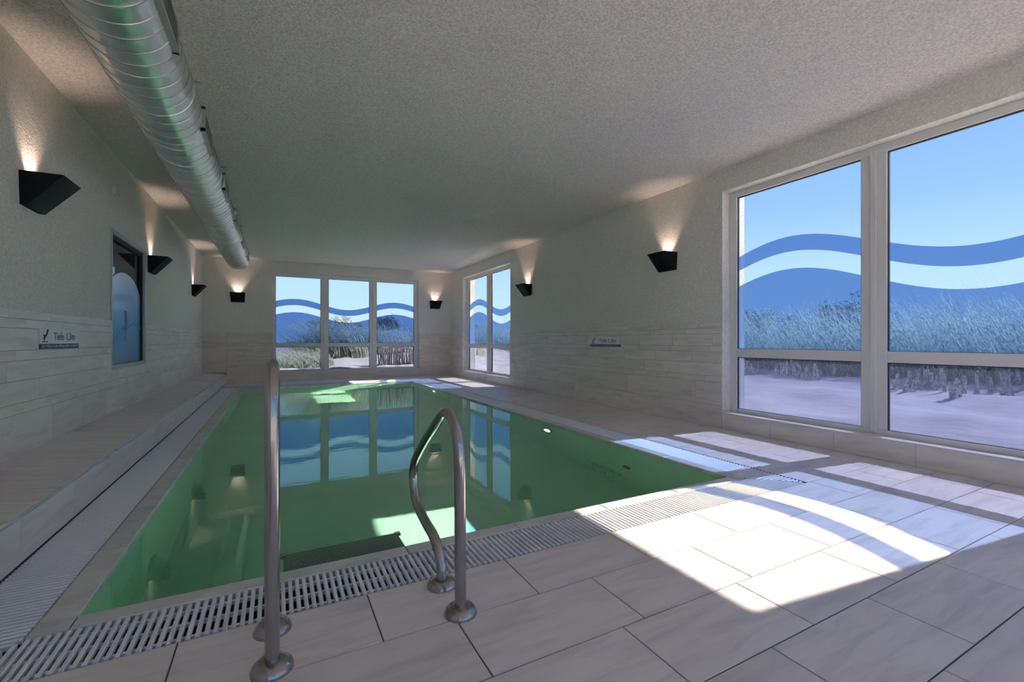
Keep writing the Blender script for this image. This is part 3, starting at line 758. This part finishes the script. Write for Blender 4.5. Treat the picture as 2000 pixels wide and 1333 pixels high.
MB().lathe([(.014, -.018), (.010, -.032)], (PX1, 3.24, -.72), 'x', 12).build('jet', chrome, nz)

# ------------------------------------------------------------------ outside
def smooth(a, b_, x): t_ = max(0, min(1, (x - a) / (b_ - a))); return t_ * t_ * (3 - 2 * t_)
def xb(y): return 8.85 if y > 3 else 8.85 + (3 - y) * .5
def ground(x, y):
    z = 0.02
    dx = x - XO
    if dx > 0:
        z += .09 * min(dx, 5.5)
        z += .32 * smooth(xb(y), xb(y) + 4, x)
        z -= 1.3 * smooth(13, 30, x)
    dy = y - 12.65
    if dy > 0:
        zy = .20 + .10 * min(dy, 8) * smooth(-1.5, 3.0, x) + .45 * smooth(2, 6, dy) * smooth(-.5, 2, x)
        zy += -.55 * smooth(4, 14, dy) * (1 - smooth(-1, 4, x)) - .1 * smooth(10, 40, dy)
        k_ = smooth(0, 3, dx)
        z = zy * (1 - k_) + max(z, zy * .6) * k_
    z += .05 * mnoise.noise((x * .6, y * .6, 0)) + .07 * mnoise.noise((x * 1.5, y * 1.5, 3)) + .03 * mnoise.noise((x * 3.7, y * 3.7, 5))
    return z
m = MB()
def grid(xs, ys):
    i0 = len(m.v)
    for y_ in ys:
        for x_ in xs: m.v.append((x_, y_, ground(x_, y_)))
    n_ = len(xs)
    for j in range(len(ys) - 1):
        for i in range(n_ - 1): a = i0 + j * n_ + i; m.f.append((a, a + 1, a + n_ + 1, a + n_))
def rng(a, b_, st): n_ = max(1, int(round((b_ - a) / st))); return [a + (b_ - a) * q / n_ for q in range(n_ + 1)]
xs1 = rng(XO, 9.6, .1) + rng(9.8, 20, .2) + rng(21, 60, 1.5)
grid(xs1, rng(-30, -4, 1.5) + rng(-3.8, 32, .2) + rng(33, 90, 2.5))
grid(rng(-30, XO, 1.2), rng(-30, YB - .3, 1.2))
grid(rng(-40, -6, 2) + rng(-5.8, XO, .2), rng(12.65, 30, .2) + rng(31, 90, 2.5))
tag(m.build('dune_sand', sandm, None, smooth=True), 'pale rippled dune sand outside the windows', 'sand', kind='stuff')

def blade(mm, base, h, lean, az, wd):
    n_ = 4; d = Vector((math.cos(az), math.sin(az), 0)); sdv = Vector((-math.sin(az + .9), math.cos(az + .9), 0))
    i0 = len(mm.v); B_ = Vector(base)
    for k in range(n_ + 1):
        t_ = k / n_; c_ = B_ + Vector((0, 0, h * (t_ - .25 * lean * t_ * t_))) + d * (h * lean * (t_ ** 1.8))
        wv = wd * (1 - t_ * .92) * .5
        mm.v.append(tuple(c_ - sdv * wv)); mm.v.append(tuple(c_ + sdv * wv))
    for k in range(n_): a = i0 + 2 * k; mm.f.append((a, a + 1, a + 3, a + 2))
def grass(name, label, spots, mat):
    mm = MB()
    for (x_, y_, h, lean, az, wd) in spots: blade(mm, (x_, y_, ground(x_, y_) - .03), h, lean, az, wd)
    return tag(mm.build(name, mat), label, 'grass', kind='stuff')
rd = random.Random(3)
def field(n, fx, hh, wd, az0, azs, leanr):
    out_ = []
    for _ in range(n):
        x_, y_ = fx(); h = rd.uniform(*hh)
        out_.append((x_, y_, h, rd.uniform(*leanr), az0 + rd.gauss(0, azs), wd * rd.uniform(.7, 1.3)))
    return out_
def near_big():
    y_ = rd.uniform(.5, 9.0); return xb(y_) + .2 + abs(rd.gauss(0, 1.6)), y_
S = field(3600, near_big, (.75, 1.4), .026, 2.0, .7, (.1, .8))
S += field(2600, lambda: (lambda y_: (xb(y_) + rd.uniform(0, 1.0), y_))(rd.uniform(.2, 9.5)), (.45, .9), .015, 2.6, 1.3, (.2, 1.0))
grass('dune_grass', 'dense blue-green dune grass beyond the large right window', S, grassm1)
S = field(5000, lambda: (lambda y_: (xb(y_) + rd.uniform(-.05, 1.6), y_))(rd.uniform(.2, 10)), (.10, .38), .010, 3.0, 2, (.5, 1.4))
S += field(140, near_big, (1.35, 1.9), .010, 2.0, .6, (.2, .7))
grass('dry_grass', 'dry brown stalks at the foot of the dune outside the large window', S, grassm2)
S = field(6500, lambda: (lambda y_: (xb(y_) + .2 + abs(rd.gauss(0, 2.0)), y_))(rd.uniform(10, 30)), (.7, 1.4), .020, 2.0, .9, (.1, .7))
grass('dune_grass', 'dune grass seen through the two-pane window near the corner', S, grassm1)
S = field(1500, lambda: (lambda y_: (xb(y_) + rd.uniform(-.3, .8), y_))(rd.uniform(10, 26)), (.15, .5), .016, 3.0, 2, (.5, 1.4))
grass('dry_grass', 'dry stalks at the dune foot behind the two-pane corner window', S, grassm2)
def clump(cx, cy, sx_, sy_): return lambda: (rd.gauss(cx, sx_), cy + abs(rd.gauss(0, sy_)))
S = field(800, clump(1.75, 15.0, .5, .4), (.9, 1.6), .034, 2.75, .45, (.3, 1.0))
S += field(500, clump(2.6, 15.4, .6, .5), (.7, 1.15), .030, 2.3, .7, (.1, .7))
grass('dune_grass', 'large arching clump of dune grass behind the three-pane window', S, grassm1)
S = field(1200, lambda: (lambda t_: (-.6 + 2.1 * t_, rd.uniform(13.5, 15.0)))(rd.random()), (.3, .7), .024, 2.9, .9, (.4, 1.1))
grass('dune_grass', 'low green grass behind the lower left pane of the far window', S, grassm1)
S = field(1100, lambda: (rd.uniform(2.4, 7.5), rd.uniform(15.5, 19)), (.4, .8), .030, 2.2, 1.0, (.1, .7))
grass('dune_grass', 'thin dune grass above the brushwood fence behind the far window', S, grassm1)

def shrub(x_, y_, r_, h, label):
    z_ = ground(x_, y_); root = empty('shrub', (x_, y_, z_)); tag(root, label, 'shrub', 'dark shrubs in the dunes')
    st_ = MB(); lf = MB(); q_ = random.Random(int(x_ * 100 + y_ * 7))
    for k in range(26):
        a = q_.uniform(0, 6.28); rr_ = r_ * math.sqrt(q_.uniform(.02, 1))
        tip = Vector((x_ + rr_ * math.cos(a), y_ + rr_ * math.sin(a), z_ + h * (1 - .55 * (rr_ / r_) ** 2) * q_.uniform(.75, 1.05)))
        b0 = Vector((x_ + .35 * rr_ * math.cos(a), y_ + .35 * rr_ * math.sin(a), z_ - .05)); mid = b0.lerp(tip, .5) + Vector((0, 0, .05 * h))
        st_.tube([b0, mid, tip], [.016, .010, .003], 5)
        for j in range(70):
            p = b0.lerp(tip, q_.uniform(.25, 1.02)) + Vector((q_.gauss(0, .09), q_.gauss(0, .09), q_.gauss(0, .05)))
            d1 = Vector((q_.gauss(0, 1), q_.gauss(0, 1), q_.gauss(0, 1) + .6)).normalized() * .07; d2 = d1.orthogonal().normalized() * .02
            lf.poly([p - d1, p + d2, p + d1, p - d2])
    st_.build('stems', twig, root); lf.build('foliage', leafm, root)
shrub(11.4, 7.3, .9, 1.25, 'dark shrub behind the grass in the left pane of the large right window')
shrub(12.0, 5.7, .8, 1.35, 'dark shrub behind the grass beside the mullion of the large right window')
shrub(10.2, 9.8, .6, .95, 'small dark shrub at the left edge of the large right window')
shrub(6.6, 20.5, 1.0, 1.0, 'dark shrub above the brushwood fence right of the far window')
shrub(4.6, 21.5, .6, .8, 'small dark shrub behind the third pane of the far window')
shrub(3.0, 26.0, 1.8, .9, 'dark shrub on the skyline behind the middle pane of the far window')
shrub(10.0, 24.0, 1.2, 1.3, 'dark shrub behind the two-pane corner window')

# brushwood fence outside the far window
bf = empty('brushwood_fence', (3.3, 13.4, ground(3.3, 13.4))); tag(bf, 'fence of upright dry sticks outside the lower right far pane', 'fence')
q_ = random.Random(11)
for k in range(130):
    x_ = 2.66 + 1.5 * k / 130 + q_.uniform(-.015, .015); y_ = 13.4 + q_.uniform(-.10, .14); z_ = ground(x_, y_); h = q_.uniform(.55, .68)
    MB().tube([(x_, y_, z_ - .05), (x_ + q_.uniform(-.04, .04), y_, z_ + h * .5), (x_ + q_.uniform(-.06, .06), y_ + q_.uniform(-.03, .03), z_ + h)], [q_.uniform(.008, .016), .009, .006], 6).build('stick', twig, bf)
MB().tube([(2.6, 13.44, ground(3, 13.4) + .35), (4.2, 13.44, ground(4, 13.4) + .35)], .012, 6).build('cross_stick', twig, bf)

# weathered stubs of an old brushwood line on the sand
q_ = random.Random(5)
stubs = []
WS = 'weathered grey wooden stub in the sand '
for (cx, cy, n_, lb, gp) in ((8.1, 5.85, 10, 'at the left edge of the large window', 'stubs at the left window edge'), (8.2, 5.55, 6, 'at the left edge of the large window', 'stubs at the left window edge'),
        (8.2, 4.85, 12, 'behind the middle of the left lower pane', 'stubs behind the left lower pane'), (8.2, 4.6, 6, 'behind the middle of the left lower pane', 'stubs behind the left lower pane'), (8.2, 4.3, 6, 'behind the middle of the left lower pane', 'stubs behind the left lower pane'),
        (7.85, 3.12, 6, 'just right of the large window mullion', 'stubs right of the mullion'), (8.25, 3.08, 12, 'just right of the large window mullion', 'stubs right of the mullion'), (8.3, 2.85, 5, 'just right of the large window mullion', 'stubs right of the mullion'),
        (7.65, 2.42, 3, 'standing farthest out on the open sand', 'stubs on the open sand'), (8.1, 2.45, 4, 'behind the right half of the right lower pane', 'stubs near the right picture edge'), (8.35, 2.28, 5, 'behind the right half of the right lower pane', 'stubs near the right picture edge'), (8.9, 2.2, 8, 'behind the right half of the right lower pane', 'stubs near the right picture edge')):
    for _ in range(n_): stubs.append((cx + q_.gauss(0, .07), cy + q_.gauss(0, .09), WS + lb, gp))
for (x_, y_, lb, gp) in stubs:
    z_ = ground(x_, y_); h = q_.uniform(.12, .28); r_ = q_.uniform(.014, .030); lx, ly = q_.gauss(0, .03), q_.gauss(0, .03)
    o = MB().tube([(x_, y_, z_ - .04), (x_ + lx * .5, y_ + ly * .5, z_ + h * .5), (x_ + lx, y_ + ly, z_ + h)], [r_ * 1.1, r_, r_ * .75], 7).build('wooden_stub', twig)
    tag(o, lb, 'stub', gp)
